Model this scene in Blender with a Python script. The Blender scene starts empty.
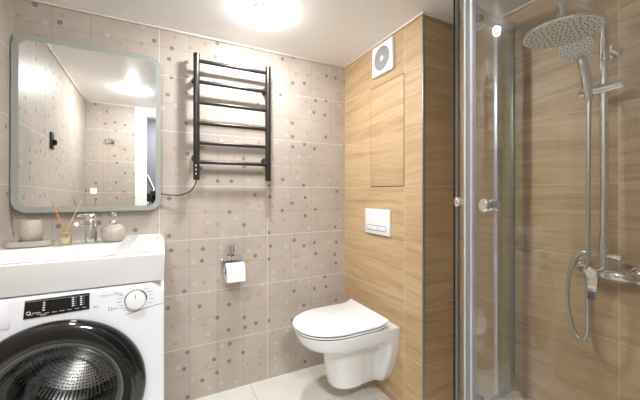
import bpy, bmesh, math, random
from mathutils import Vector, Matrix
random.seed(7)
PI = math.pi
SC = bpy.context.scene
COL = SC.collection

# ------------------------------------------------------------------ camera, world, exposure
cam_d = bpy.data.cameras.new('camera')
cam = bpy.data.objects.new('camera', cam_d); COL.objects.link(cam)
cam_d.sensor_width = 36.0
cam_d.lens = 309.18 / 640.0 * 36.0
cam_d.shift_y = (192.93 - 200.0) / 640.0
cam_d.clip_start = 0.02
cam.location = (-1.1437, -1.8714, 1.163)
cam.rotation_euler = (PI/2, 0, -0.4688)
SC.camera = cam

world = bpy.data.worlds.new('world'); SC.world = world
world.use_nodes = True
world.node_tree.nodes['Background'].inputs[0].default_value = (0.9, 0.95, 1.0, 1)
world.node_tree.nodes['Background'].inputs[1].default_value = 0.05

SC.view_settings.view_transform = 'Standard'
SC.view_settings.look = 'None'
SC.view_settings.gamma = 1.0
SC.view_settings.use_curve_mapping = False
SC.view_settings.exposure = 1.68
SC.cycles.max_bounces = 14
SC.cycles.diffuse_bounces = 6
SC.cycles.glossy_bounces = 6
SC.cycles.transparent_max_bounces = 24
SC.cycles.sample_clamp_indirect = 6.0
SC.cycles.caustics_reflective = False
SC.cycles.caustics_refractive = False

SECOND_LAMP = 185.0
LAMP_STRENGTH = 235.0       # the ceiling spot's glowing lens
HALL_FILL_POWER = 18.0  # added fill light from the hallway
LAMP_COLOR = (0.955, 0.98, 1.0)

# room measures (metres)
XL, YF, ZC = -1.748, -1.757, 2.053     # left wall, entrance wall, ceiling
BD, W = -0.739, 0.386                  # depth of the wood-clad box, right wall

# ------------------------------------------------------------------ material helpers
def srgb(r, g, b):
    f = lambda c: (c/12.92 if c <= 0.04045 else ((c+0.055)/1.055)**2.4)
    return (f(r/255), f(g/255), f(b/255), 1.0)

def new_mat(name):
    m = bpy.data.materials.new(name); m.use_nodes = True
    nt = m.node_tree
    return m, nt, nt.nodes['Principled BSDF']

def simple(name, col, rough=0.5, metal=0.0, spec=0.5, noise=0.0, nscale=30.0, coat=0.0, emit=0.0):
    m, nt, b = new_mat(name)
    b.inputs['Roughness'].default_value = rough
    b.inputs['Metallic'].default_value = metal
    b.inputs['Specular IOR Level'].default_value = spec
    b.inputs['Coat Weight'].default_value = coat
    b.inputs['Coat Roughness'].default_value = 0.05
    if noise:
        n = nt.nodes.new('ShaderNodeTexNoise'); n.inputs['Scale'].default_value = nscale
        n.inputs['Detail'].default_value = 5
        g = nt.nodes.new('ShaderNodeNewGeometry'); nt.links.new(g.outputs['Position'], n.inputs['Vector'])
        r = nt.nodes.new('ShaderNodeValToRGB')
        r.color_ramp.elements[0].position = 0.3; r.color_ramp.elements[1].position = 0.7
        r.color_ramp.elements[0].color = tuple(c*(1-noise) for c in col[:3]) + (1,)
        r.color_ramp.elements[1].color = tuple(min(1, c*(1+noise)) for c in col[:3]) + (1,)
        nt.links.new(n.outputs['Fac'], r.inputs['Fac']); nt.links.new(r.outputs['Color'], b.inputs['Base Color'])
    else:
        b.inputs['Base Color'].default_value = col
    if emit:
        b.inputs['Emission Color'].default_value = col
        b.inputs['Emission Strength'].default_value = emit
    return m

class NT:
    """tiny helper to write node maths"""
    def __init__(s, nt): s.nt = nt
    def m(s, op, a, b=None, c=None):
        n = s.nt.nodes.new('ShaderNodeMath'); n.operation = op
        for i, v in enumerate((a, b, c)):
            if v is None: continue
            if isinstance(v, (int, float)): n.inputs[i].default_value = v
            else: s.nt.links.new(v, n.inputs[i])
        return n.outputs[0]
    def mix(s, f, a, b):
        n = s.nt.nodes.new('ShaderNodeMix'); n.data_type = 'RGBA'
        for i, v in ((0, f), (6, a), (7, b)):
            if isinstance(v, (int, float, tuple)): n.inputs[i].default_value = v
            else: s.nt.links.new(v, n.inputs[i])
        return n.outputs[2]
    def comb(s, x, y, z):
        n = s.nt.nodes.new('ShaderNodeCombineXYZ')
        for i, v in enumerate((x, y, z)):
            if isinstance(v, (int, float)): n.inputs[i].default_value = v
            else: s.nt.links.new(v, n.inputs[i])
        return n.outputs[0]
    def pos(s):
        g = s.nt.nodes.new('ShaderNodeNewGeometry'); p = s.nt.nodes.new('ShaderNodeSeparateXYZ')
        s.nt.links.new(g.outputs['Position'], p.inputs[0]); return p.outputs
    def noise(s, vec, scale, detail=4, rough=0.5, dist=0.0):
        n = s.nt.nodes.new('ShaderNodeTexNoise'); s.nt.links.new(vec, n.inputs['Vector'])
        n.inputs['Scale'].default_value = scale; n.inputs['Detail'].default_value = detail
        n.inputs['Roughness'].default_value = rough; n.inputs['Distortion'].default_value = dist
        return n.outputs['Fac']
    def line(s, u, period, off, half):
        """1 on a line of half-width `half` at every off + k*period"""
        a = s.m('ADD', u, -off + period*100 + period/2)
        r = s.m('MODULO', a, period)
        d = s.m('ABSOLUTE', s.m('SUBTRACT', r, period/2))
        return s.m('LESS_THAN', d, half)
    def ramp(s, f, stops):
        r = s.nt.nodes.new('ShaderNodeValToRGB'); cr = r.color_ramp
        while len(cr.elements) < len(stops): cr.elements.new(0.5)
        for e, (p, c) in zip(cr.elements, stops): e.position = p; e.color = c
        s.nt.links.new(f, r.inputs['Fac']); return r.outputs['Color']

def spotted_tile(name, axis, off):
    """greige ceramic tile 60x30 cm with a printed 15 cm grid and scattered dots"""
    m, nt, b = new_mat(name); N = NT(nt); P = N.pos()
    u, v = P[0 if axis == 'x' else 1], P[2]
    vec = N.comb(u, v, 0.0)
    base = N.ramp(N.noise(vec, 5.0, 6, 0.6), [(0.3, srgb(170, 159, 148)), (0.7, srgb(185, 174, 163))])
    cell = 0.080
    vs = N.comb(N.m('DIVIDE', N.m('SUBTRACT', u, off + 0.0), cell), N.m('DIVIDE', v, cell), 0.0)
    vo = nt.nodes.new('ShaderNodeTexVoronoi'); vo.voronoi_dimensions = '2D'; vo.feature = 'F1'
    nt.links.new(vs, vo.inputs['Vector']); vo.inputs['Scale'].default_value = 1.0; vo.inputs['Randomness'].default_value = 0.72
    sep = nt.nodes.new('ShaderNodeSeparateColor'); nt.links.new(vo.outputs['Color'], sep.inputs[0])
    dot = N.m('LESS_THAN', vo.outputs['Distance'], 0.0112/cell)
    k = sep.outputs[0]
    dcol = N.mix(N.m('GREATER_THAN', k, 0.36), srgb(122, 110, 98), srgb(180, 153, 118))
    dcol = N.mix(N.m('GREATER_THAN', k, 0.66), dcol, srgb(190, 183, 173))
    mott = N.noise(vec, 160.0, 2)
    dot = N.m('MULTIPLY', dot, N.m('ADD', N.m('MULTIPLY', mott, 0.3), 0.75))
    dot = N.m('MULTIPLY', dot, N.m('GREATER_THAN', sep.outputs[1], 0.14))
    col = N.mix(dot, base, dcol)
    prt = N.m('MAXIMUM', N.line(u, 0.15, off, 0.0012), N.line(v, 0.15, 0.0, 0.0012))
    col = N.mix(N.m('MULTIPLY', prt, 0.55), col, srgb(132, 121, 111))
    gro = N.m('MAXIMUM', N.line(u, 0.6, off, 0.0016), N.line(v, 0.3, 0.0, 0.0016))
    col = N.mix(gro, col, srgb(214, 206, 196))
    nt.links.new(col, b.inputs['Base Color'])
    b.inputs['Roughness'].default_value = 0.42
    b.inputs['Specular IOR Level'].default_value = 0.35
    return m

def wood_tile(name, axis, seam_off, grout=True, lines15=True):
    """oak-look porcelain planks, 60x30 cm, grain running level"""
    m, nt, b = new_mat(name); N = NT(nt); P = N.pos()
    u, v = P[0 if axis == 'x' else 1], P[2]
    iu = N.m('FLOOR', N.m('DIVIDE', N.m('SUBTRACT', u, seam_off), 0.6))
    iv = N.m('FLOOR', N.m('DIVIDE', N.m('ADD', v, 0.0005), 0.3))
    wn = nt.nodes.new('ShaderNodeTexWhiteNoise'); wn.noise_dimensions = '2D'
    nt.links.new(N.comb(iu, iv, 0.0), wn.inputs['Vector'])
    rnd = wn.outputs['Value']
    off = N.m('MULTIPLY', rnd, 37.0)
    slant = N.m('ADD', v, N.m('MULTIPLY', u, N.m('MULTIPLY', N.m('SUBTRACT', rnd, 0.5), -0.16)))
    warp = N.noise(N.comb(N.m('ADD', N.m('MULTIPLY', u, 2.0), off), N.m('MULTIPLY', v, 4.0), off), 1.0, 2)
    vv = N.m('ADD', N.m('MULTIPLY', slant, 24.0), N.m('MULTIPLY', warp, 1.3))
    g1 = N.noise(N.comb(N.m('ADD', N.m('MULTIPLY', u, 1.7), off), vv, off), 1.0, 7, 0.62, 0.4)
    g2 = N.noise(N.comb(N.m('ADD', N.m('MULTIPLY', u, 5.0), off), N.m('MULTIPLY', vv, 7.0), off), 1.0, 4, 0.6)
    g = N.m('ADD', N.m('MULTIPLY', g1, 0.62), N.m('MULTIPLY', g2, 0.38))
    g = N.m('ADD', g, N.m('MULTIPLY', N.m('SUBTRACT', rnd, 0.5), 0.05))
    col = N.ramp(g, [(0.28, srgb(142, 110, 78)), (0.43, srgb(181, 151, 115)), (0.55, srgb(195, 166, 128)), (0.74, srgb(207, 182, 147))])
    if grout:
        gl = N.m('MAXIMUM', N.line(u, 0.6, seam_off, 0.0013), N.line(v, 0.3, 0.0, 0.0013))
        col = N.mix(N.m('MULTIPLY', gl, 0.75), col, srgb(222, 200, 170))
    nt.links.new(col, b.inputs['Base Color'])
    b.inputs['Roughness'].default_value = 0.42
    b.inputs['Specular IOR Level'].default_value = 0.35
    return m

def floor_tile(name):
    m, nt, b = new_mat(name); N = NT(nt); P = N.pos()
    vec = N.comb(P[0], P[1], 0.0)
    base = N.ramp(N.noise(vec, 3.0, 6, 0.6, 0.5), [(0.35, srgb(214, 211, 203)), (0.65, srgb(228, 226, 219))])
    gro = N.m('MAXIMUM', N.line(P[0], 0.6, -0.673, 0.0018), N.line(P[1], 0.6, -0.340, 0.0018))
    col = N.mix(gro, base, srgb(176, 164, 146))
    nt.links.new(col, b.inputs['Base Color'])
    b.inputs['Roughness'].default_value = 0.3
    return m

def glass(name, tint, haze=0.0, hazecol=(0.8, 0.8, 0.78, 1)):
    """thin clear pane: lets light through, reflects by Fresnel on both faces"""
    m = bpy.data.materials.new(name); m.use_nodes = True; nt = m.node_tree; N = NT(nt)
    for n in list(nt.nodes): nt.nodes.remove(n)
    out = nt.nodes.new('ShaderNodeOutputMaterial')
    tr = nt.nodes.new('ShaderNodeBsdfTransparent'); tr.inputs[0].default_value = tint
    gl = nt.nodes.new('ShaderNodeBsdfGlossy'); gl.inputs['Roughness'].default_value = 0.01
    ge = nt.nodes.new('ShaderNodeNewGeometry')
    fr = nt.nodes.new('ShaderNodeFresnel')
    ior = N.m('ADD', 1.45, N.m('MULTIPLY', ge.outputs['Backfacing'], 1/1.45 - 1.45))
    nt.links.new(ior, fr.inputs['IOR'])
    mx = nt.nodes.new('ShaderNodeMixShader')
    nt.links.new(fr.outputs[0], mx.inputs[0]); nt.links.new(tr.outputs[0], mx.inputs[1]); nt.links.new(gl.outputs[0], mx.inputs[2])
    last = mx
    if haze:
        df = nt.nodes.new('ShaderNodeBsdfDiffuse'); df.inputs[0].default_value = hazecol
        p = nt.nodes.new('ShaderNodeSeparateXYZ'); nt.links.new(ge.outputs['Position'], p.inputs[0])
        nz = N.noise(ge.outputs['Position'], 9.0, 5)
        hz = N.m('MULTIPLY', N.m('ADD', N.m('MULTIPLY', nz, 1.0), 0.5), haze)
        m2 = nt.nodes.new('ShaderNodeMixShader')
        nt.links.new(hz, m2.inputs[0]); nt.links.new(mx.outputs[0], m2.inputs[1]); nt.links.new(df.outputs[0], m2.inputs[2])
        last = m2
    nt.links.new(last.outputs[0], out.inputs[0])
    return m

M = {}
M['tile_x'] = spotted_tile('spotted_tile_back', 'x', -1.763)
M['tile_y'] = spotted_tile('spotted_tile_side', 'y', 0.0)
M['wood_y'] = wood_tile('oak_tile_along_y', 'y', -0.606)
M['wood_x'] = wood_tile('oak_tile_along_x', 'x', 0.0)
M['wood_r'] = wood_tile('oak_tile_right', 'y', -1.342)
M['wood_plain'] = wood_tile('oak_tile_hatch', 'y', -0.606, grout=False)
M['floor'] = floor_tile('porcelain_floor')
M['ceiling'] = simple('white_stretch_ceiling', srgb(245, 244, 243), 0.35, spec=0.3)
M['trim'] = simple('white_trim', srgb(222, 216, 206), 0.5)
M['paint'] = simple('white_paint', srgb(238, 237, 233), 0.4)
M['hall'] = simple('grey_hall_paint', srgb(96, 97, 102), 0.7, noise=0.04, nscale=3)
M['ceramic'] = simple('white_sanitary_ceramic', srgb(220, 220, 219), 0.12, coat=0.4)
M['plastic'] = simple('white_plastic', srgb(230, 230, 229), 0.32)
M['enamel'] = simple('white_enamel', srgb(228, 229, 232), 0.3)
M['gap'] = simple('dark_gap', srgb(60, 55, 50), 0.8)
M['black_gloss'] = simple('black_gloss_plastic', srgb(16, 16, 17), 0.1, coat=0.5)
M['black_matt'] = simple('black_matt', srgb(24, 24, 25), 0.5)
M['warm_metal'] = simple('dark_graphite_metal', srgb(66, 62, 60), 0.3, metal=0.75)
M['chrome'] = simple('chrome', (0.80, 0.80, 0.80, 1), 0.07, metal=1.0)
M['steel'] = simple('brushed_steel', (0.62, 0.62, 0.61, 1), 0.28, metal=1.0)
M['alu'] = simple('satin_aluminium', srgb(196, 196, 202), 0.32, metal=0.45)
M['edge_alu'] = simple('grey_edge_trim', srgb(150, 147, 142), 0.4, metal=0.3)
M['rubber'] = simple('black_rubber', srgb(22, 21, 22), 0.7)  # colour of the dark line where the door glass turns edge-on
M['grey_rubber'] = simple('grey_rubber', srgb(118, 118, 116), 0.6)
M['seal'] = simple('milky_seal', srgb(200, 204, 206), 0.35)
M['stone'] = simple('beige_stoneware', srgb(168, 158, 147), 0.38, noise=0.10, nscale=140)
M['paper'] = simple('tissue_paper', srgb(242, 240, 236), 0.9, noise=0.02, nscale=200)
M['card'] = simple('cardboard', srgb(170, 140, 105), 0.9)
M['reed_a'] = simple('orange_reed', srgb(205, 128, 58), 0.6)
M['reed_b'] = simple('straw_reed', srgb(214, 176, 116), 0.6)
M['oil'] = simple('pale_scented_oil', srgb(205, 190, 150), 0.2)
M['amber'] = simple('amber_collar', srgb(190, 160, 110), 0.4)
M['glass'] = glass('shower_glass', (0.982, 0.990, 0.984, 1), haze=0.006)
M['acrylic'] = simple('white_acrylic', srgb(248, 248, 247), 0.2)
M['glass_edge'] = glass('green_tinted_glass', (0.90, 0.95, 0.915, 1), haze=0.10, hazecol=(0.72, 0.80, 0.74, 1))
M['clear'] = glass('clear_glass', (0.96, 0.97, 0.96, 1))
M['door_glass'] = glass('porthole_glass', (0.80, 0.82, 0.82, 1))
M['blue'] = simple('blue_print', srgb(92, 168, 214), 0.5)
M['grey_print'] = simple('grey_print', srgb(120, 122, 126), 0.5)
M['white_print'] = simple('white_print', srgb(210, 212, 214), 0.5)
M['nozzle'] = simple('grey_nozzle', srgb(52, 52, 52), 0.6)
M['head_face'] = simple('pale_grey_spray_face', srgb(238, 237, 232), 0.35)
M['grille'] = simple('grey_white_grille', srgb(182, 182, 180), 0.5)
M['frost'] = simple('frosted_mirror_border', srgb(150, 154, 147), 0.45)
M['mirror'] = simple('silver_mirror', (0.90, 0.91, 0.90, 1), 0.0, metal=1.0)
M['ledwhite'] = simple('lit_touch_icon', (0.9, 0.95, 1.0, 1), 0.5, emit=2.0)
M['greydoor'] = simple('grey_ring', srgb(92, 94, 96), 0.18, coat=0.3)

def drum_mat():
    m, nt, b = new_mat('perforated_drum_steel'); N = NT(nt); P = N.pos()
    b.inputs['Metallic'].default_value = 1.0; b.inputs['Roughness'].default_value = 0.25
    dx_, dz_ = N.m('SUBTRACT', P[0], -1.447), N.m('SUBTRACT', P[2], 0.515)
    rad = N.m('SQRT', N.m('ADD', N.m('MULTIPLY', dx_, dx_), N.m('MULTIPLY', dz_, dz_)))
    ang = N.m('ARCTAN2', N.m('SUBTRACT', P[2], 0.515), N.m('SUBTRACT', P[0], -1.447))
    vo = nt.nodes.new('ShaderNodeTexVoronoi'); vo.voronoi_dimensions = '2D'
    nt.links.new(N.comb(N.m('MULTIPLY', ang, 15.915), N.m('MULTIPLY', N.m('ADD', P[1], rad), 75.0), 0.0), vo.inputs['Vector'])
    vo.inputs['Scale'].default_value = 1.0; vo.inputs['Randomness'].default_value = 0.25
    hole = N.m('LESS_THAN', vo.outputs['Distance'], 0.27)
    nt.links.new(N.mix(hole, (0.66, 0.65, 0.63, 1), (0.02, 0.02, 0.02, 1)), b.inputs['Base Color'])
    nt.links.new(N.m('SUBTRACT', 1.0, hole), b.inputs['Metallic'])
    return m
M['drum'] = drum_mat()

def lamp_mat(strength):
    m = bpy.data.materials.new('lit_lamp_lens'); m.use_nodes = True; nt = m.node_tree
    for n in list(nt.nodes): nt.nodes.remove(n)
    o = nt.nodes.new('ShaderNodeOutputMaterial'); e = nt.nodes.new('ShaderNodeEmission')
    e.inputs[0].default_value = LAMP_COLOR + (1,); e.inputs[1].default_value = strength
    nt.links.new(e.outputs[0], o.inputs[0]); return m
M['lamp'] = lamp_mat(LAMP_STRENGTH); M['lamp_dim'] = lamp_mat(SECOND_LAMP)

# ------------------------------------------------------------------ object helpers
def wloc(o):
    v = Vector((0, 0, 0))
    while o is not None: v = v + o.location; o = o.parent
    return v

def thing(name, label, cat, loc=(0, 0, 0), group=None):
    o = bpy.data.objects.new(name, None); COL.objects.link(o)
    o.location = loc; o['label'] = label; o['category'] = cat
    o.empty_display_size = 0.05
    if group: o['group'] = group
    return o

def tag(o, label, cat, group=None):
    o['label'] = label; o['category'] = cat
    if group: o['group'] = group
    return o

def smooth_by_angle(bm, deg=38):
    lim = math.radians(deg)
    for f in bm.faces: f.smooth = True
    for e in bm.edges:
        if len(e.link_faces) == 2:
            e.smooth = e.calc_face_angle(0.0) < lim

def obj(name, bm, mat, parent=None, origin=None, label=None, smooth=38):
    """link bm (built in world coordinates) as one mesh object"""
    bmesh.ops.recalc_face_normals(bm, faces=bm.faces) if smooth is not None else None
    base = wloc(parent) if parent else Vector(origin or (0, 0, 0))
    bmesh.ops.translate(bm, verts=bm.verts, vec=-base)
    if smooth is not None: smooth_by_angle(bm, smooth)
    me = bpy.data.meshes.new(name); bm.to_mesh(me); bm.free()
    if isinstance(mat, (list, tuple)):
        for x in mat: me.materials.append(x)
    else: me.materials.append(mat)
    o = bpy.data.objects.new(name, me); COL.objects.link(o)
    if parent: o.parent = parent
    else: o.location = base
    if label: o['label'] = label
    return o

def struct(name, bm, mat, parent=None):
    o = obj(name, bm, mat, parent, smooth=30)
    o['kind'] = 'structure'
    return o

def bx(bm, x0, y0, z0, x1, y1, z1, bevel=0.0, seg=2):
    r = bmesh.ops.create_cube(bm, size=1.0)
    vs = r['verts']
    for v in vs:
        v.co = Vector(((x0+x1)/2 + v.co.x*(x1-x0), (y0+y1)/2 + v.co.y*(y1-y0), (z0+z1)/2 + v.co.z*(z1-z0)))
    if bevel:
        es = list({e for v in vs for e in v.link_edges})
        bmesh.ops.bevel(bm, geom=es, offset=bevel, segments=seg, profile=0.5, affect='EDGES')
    return bm

def box(*a, **k): return bx(bmesh.new(), *a, **k)

def frame_of(d):
    d = d.normalized()
    up = Vector((0, 0, 1)) if abs(d.z) < 0.95 else Vector((1, 0, 0))
    a = d.cross(up).normalized(); b = d.cross(a).normalized()
    return a, b

def tube(bm, pts, r, seg=16, caps=True):
    """round tube through pts; r a number or list"""
    pts = [Vector(p) for p in pts]; n = len(pts)
    rs = r if isinstance(r, (list, tuple)) else [r]*n
    rings = []; a = None
    for i, p in enumerate(pts):
        if i == 0: d = pts[1]-pts[0]
        elif i == n-1: d = pts[-1]-pts[-2]
        else: d = (pts[i+1]-p).normalized() + (p-pts[i-1]).normalized()
        d.normalize()
        if a is None: a, _ = frame_of(d)
        a = (a - d*a.dot(d)).normalized(); b = d.cross(a)
        rings.append([bm.verts.new(p + (a*math.cos(2*PI*k/seg) + b*math.sin(2*PI*k/seg))*rs[i]) for k in range(seg)])
    for i in range(n-1):
        for k in range(seg):
            bm.faces.new((rings[i][k], rings[i][(k+1) % seg], rings[i+1][(k+1) % seg], rings[i+1][k]))
    if caps:
        bm.faces.new(rings[0][::-1]); bm.faces.new(rings[-1])
    return bm

def cyl(p0, p1, r, seg=24, bm=None, ch=0.0):
    bm = bm or bmesh.new(); p0, p1 = Vector(p0), Vector(p1)
    if ch:
        d = (p1-p0).normalized()*ch
        return tube(bm, [p0, p0+d, p1-d, p1], [r-ch, r, r, r-ch], seg)
    return tube(bm, [p0, p1], r, seg)

def lathe(profile, c, axis=(0, 0, 1), seg=48, bm=None, closed=False):
    """profile: (radius, height along axis)"""
    bm = bm or bmesh.new(); ax = Vector(axis).normalized(); a, b = frame_of(ax); c = Vector(c)
    rings = []
    for r, h in profile:
        if r < 1e-6: rings.append([bm.verts.new(c + ax*h)])
        else: rings.append([bm.verts.new(c + ax*h + (a*math.cos(2*PI*k/seg) + b*math.sin(2*PI*k/seg))*r) for k in range(seg)])
    pairs = list(zip(rings, rings[1:]))
    if closed: pairs.append((rings[-1], rings[0]))
    for A, B in pairs:
        for k in range(seg):
            k2 = (k+1) % seg
            if len(A) == 1 and len(B) == 1: continue
            if len(A) == 1: bm.faces.new((A[0], B[k], B[k2]))
            elif len(B) == 1: bm.faces.new((A[k], A[k2], B[0]))
            else: bm.faces.new((A[k], A[k2], B[k2], B[k]))
    return bm

def loft(bm, rings, cap0=True, cap1=True):
    R = [[bm.verts.new(p) for p in r] for r in rings]; n = len(R[0])
    for A, B in zip(R, R[1:]):
        for k in range(n): bm.faces.new((A[k], A[(k+1) % n], B[(k+1) % n], B[k]))
    if cap0: bm.faces.new(R[0][::-1])
    if cap1: bm.faces.new(R[-1])
    return bm

def spline(pts, n=10):
    """Catmull-Rom through pts"""
    P = [Vector(p) for p in pts]; P = [2*P[0]-P[1]] + P + [2*P[-1]-P[-2]]; out = []
    for i in range(1, len(P)-2):
        for k in range(n):
            t = k/n
            out.append(0.5*((2*P[i]) + (-P[i-1]+P[i+1])*t + (2*P[i-1]-5*P[i]+4*P[i+1]-P[i+2])*t*t + (-P[i-1]+3*P[i]-3*P[i+1]+P[i+2])*t**3))
    out.append(P[-2]); return out

def rrect(w, h, r, n=8):
    """rounded rectangle outline centred on 0"""
    pts = []
    for cx, cy, a0 in ((w/2-r, h/2-r, 0), (-w/2+r, h/2-r, 90), (-w/2+r, -h/2+r, 180), (w/2-r, -h/2+r, 270)):
        for k in range(n+1):
            a = math.radians(a0 + 90*k/n); pts.append((cx+r*math.cos(a), cy+r*math.sin(a)))
    return pts

def text_bm(s, size, spacing=1.0):
    cu = bpy.data.curves.new('lettering', 'FONT'); cu.body = s; cu.size = size; cu.space_character = spacing
    cu.extrude = 0.0003; cu.resolution_u = 2
    o = bpy.data.objects.new('lettering', cu); COL.objects.link(o)
    dg = bpy.context.evaluated_depsgraph_get(); me = o.evaluated_get(dg).to_mesh()
    bm = bmesh.new(); bm.from_mesh(me); o.evaluated_get(dg).to_mesh_clear()
    bpy.data.objects.remove(o); bpy.data.curves.remove(cu)
    return bm

def apply_mods(o):
    dg = bpy.context.evaluated_depsgraph_get(); dg.update()
    me = bpy.data.meshes.new_from_object(o.evaluated_get(dg))
    o.modifiers.clear(); o.data = me

# ------------------------------------------------------------------ the setting
T = 0.08
struct('floor', box(XL-T, YF-0.1, -0.06, W+T, T, 0.0), M['floor'])
struct('floor_hall', box(-2.6, -3.1, -0.06, 0.6, YF-0.1, 0.0), M['hall'])
struct('ceiling', box(XL-T, YF-0.1, ZC, W+T, T, ZC+0.06), M['ceiling'])
struct('ceiling_hall', box(-2.6, -3.1, 2.3, 0.6, YF-0.1, 2.36), M['paint'])
struct('wall_back', box(XL-T, 0.0, 0.0, W+T, T, ZC), M['tile_x'])
struct('wall_left', box(XL-T, YF, 0.0, XL, 0.0, ZC), M['tile_y'])
struct('wall_right', box(W, YF, 0.0, W+T, 0.0, ZC), M['wood_r'])
b = bmesh.new()
bx(b, 0.0, BD, 0.0, 0.008, 0.0, ZC)
struct('wall_inner_left', b, M['wood_y'])
struct('wall_inner_front', box(0.008, BD, 0.0, W, BD+0.008, ZC), M['wood_x'])
DX0, DX1, DZ = -1.272, -0.53, 1.985        # door opening in the entrance wall
b = bmesh.new()
bx(b, XL-T, YF-0.1, 0.0, DX0, YF, 2.3); bx(b, DX1, YF-0.1, 0.0, W+T, YF, 2.3); bx(b, DX0, YF-0.1, DZ, DX1, YF, 2.3)
struct('wall_front', b, M['tile_x'])
struct('wall_hall_back', box(-2.6, -3.1, 0, 0.6, -3.0, 2.3), M['hall'])
struct('wall_hall_left', box(-2.6, -3.0, 0, -2.5, YF-0.1, 2.3), M['hall'])
struct('wall_hall_right', box(0.5, -3.0, 0, 0.6, YF-0.1, 2.3), M['hall'])
# door casing seen in the mirror
b = bmesh.new()
bx(b, DX0-0.082, YF, 0.0, DX0, YF+0.018, ZC-0.001, 0.003); bx(b, DX1, YF, 0.0, DX1+0.075, YF+0.018, ZC-0.001, 0.003)
bx(b, DX0, YF, DZ, DX1, YF+0.018, ZC-0.001, 0.003)
bx(b, DX0, YF-0.1, 0.0, DX0+0.02, YF+0.005, DZ); bx(b, DX1-0.02, YF-0.1, 0.0, DX1, YF+0.005, DZ); bx(b, DX0+0.02, YF-0.1, DZ-0.02, DX1-0.02, YF+0.005, DZ)
struct('door_1', b, M['paint'])
# ceiling beads
tz = ZC-0.010
struct('trim_1', box(XL, -0.012, tz, 0.0, 0.0, ZC, 0.003), M['trim'])
struct('trim_2', box(-0.012, BD-0.012, tz, 0.0, -0.012, ZC, 0.003), M['trim'])
struct('trim_3', box(0.0, BD-0.012, tz, W, BD, ZC, 0.003), M['trim'])
struct('trim_4', box(W-0.012, YF, tz, W, BD-0.012, ZC, 0.003), M['trim'])
struct('trim_5', box(XL, YF, tz, XL+0.012, -0.012, ZC, 0.003), M['trim'])
struct('trim_6', box(XL+0.012, YF, tz, DX0-0.082, YF+0.012, ZC, 0.003), M['trim'])
struct('trim_7', box(-0.003, BD-0.003, 0.0, 0.010, BD+0.006, tz, 0.001), M['edge_alu'])   # metal edge of the box corner

# ------------------------------------------------------------------ lamps
def ceiling_lamp(x, y, label, lens):
    t = thing('ceiling_lamp', label, 'ceiling lamp', (x, y, ZC), 'round ceiling spotlights')
    obj('trim_ring', lathe([(0.046, 0.0), (0.058, 0.0), (0.058, -0.002), (0.054, -0.005), (0.048, -0.005), (0.046, -0.003)], (x, y, ZC), closed=True), M['paint'], t)
    obj('lamp_lens', lathe([(0.0455, -0.001), (0.0450, -0.009), (0.040, -0.015), (0.026, -0.019), (0.0, -0.021)], (x, y, ZC)), lens, t)
    return t
ceiling_lamp(-0.705, -0.405, 'round recessed ceiling spotlight glowing above the black towel warmer', M['lamp'])
ceiling_lamp(-1.348, -1.222, 'round recessed ceiling spotlight seen only as a reflection in the mirror', M['lamp_dim'])
t = thing('hall_ceiling_lamp', 'flat square ceiling lamp in the hallway outside the doorway', 'ceiling lamp', (-0.9, -2.5, 2.3))  # unseen lamp added to fill the room with light through the doorway
obj('lamp_housing', box(-1.1, -2.7, 2.27, -0.7, -2.3, 2.3, 0.005), M['paint'], t)
ld = bpy.data.lights.new('lamp_light', 'AREA'); ld.shape = 'SQUARE'; ld.size = 0.38; ld.energy = HALL_FILL_POWER; ld.color = (0.97, 0.98, 1.0)
lo = bpy.data.objects.new('lamp_light', ld); COL.objects.link(lo); lo.parent = t; lo.location = (0, 0, -0.035)

# ------------------------------------------------------------------ wall mirror
MC = Vector((-1.449, -0.04, 1.475))
t = thing('wall_mirror', 'rounded rectangular mirror with frosted border above the washbasin', 'mirror', MC)
def plate_y(outline, cx, cz, y0, y1, bm=None):
    """prism from an (x,z) outline between y0 (front) and y1"""
    bm = bm or bmesh.new()
    return loft(bm, [[(cx+x, y0, cz+z) for x, z in outline], [(cx+x, y1, cz+z) for x, z in outline]])
MW, MH = 0.588, 0.803
obj('back_panel', plate_y(rrect(MW-0.01, MH-0.01, 0.055), MC.x, MC.z, -0.034, -0.012), M['grey_rubber'], t)
b = bmesh.new()
o_, i_ = rrect(MW, MH, 0.058, 10), rrect(MW-0.050, MH-0.050, 0.040, 10)
loft(b, [[(MC.x+x, -0.0345, MC.z+z) for x, z in o_], [(MC.x+x, -0.040, MC.z+z) for x, z in o_], [(MC.x+x, -0.040, MC.z+z) for x, z in i_], [(MC.x+x, -0.0345, MC.z+z) for x, z in i_]], False, False)
obj('frosted_border', b, M['frost'], t)
obj('mirror_glass', plate_y(i_, MC.x, MC.z, -0.0398, -0.0345), M['mirror'], t, smooth=10)
b = bmesh.new(); bx(b, -1.456, -0.0405, 1.163, -1.434, -0.0399, 1.185)
obj('touch_switch', b, M['ledwhite'], t, label='small lit square touch icon')
t.rotation_euler = (-0.010, 0, 0.012)

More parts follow.
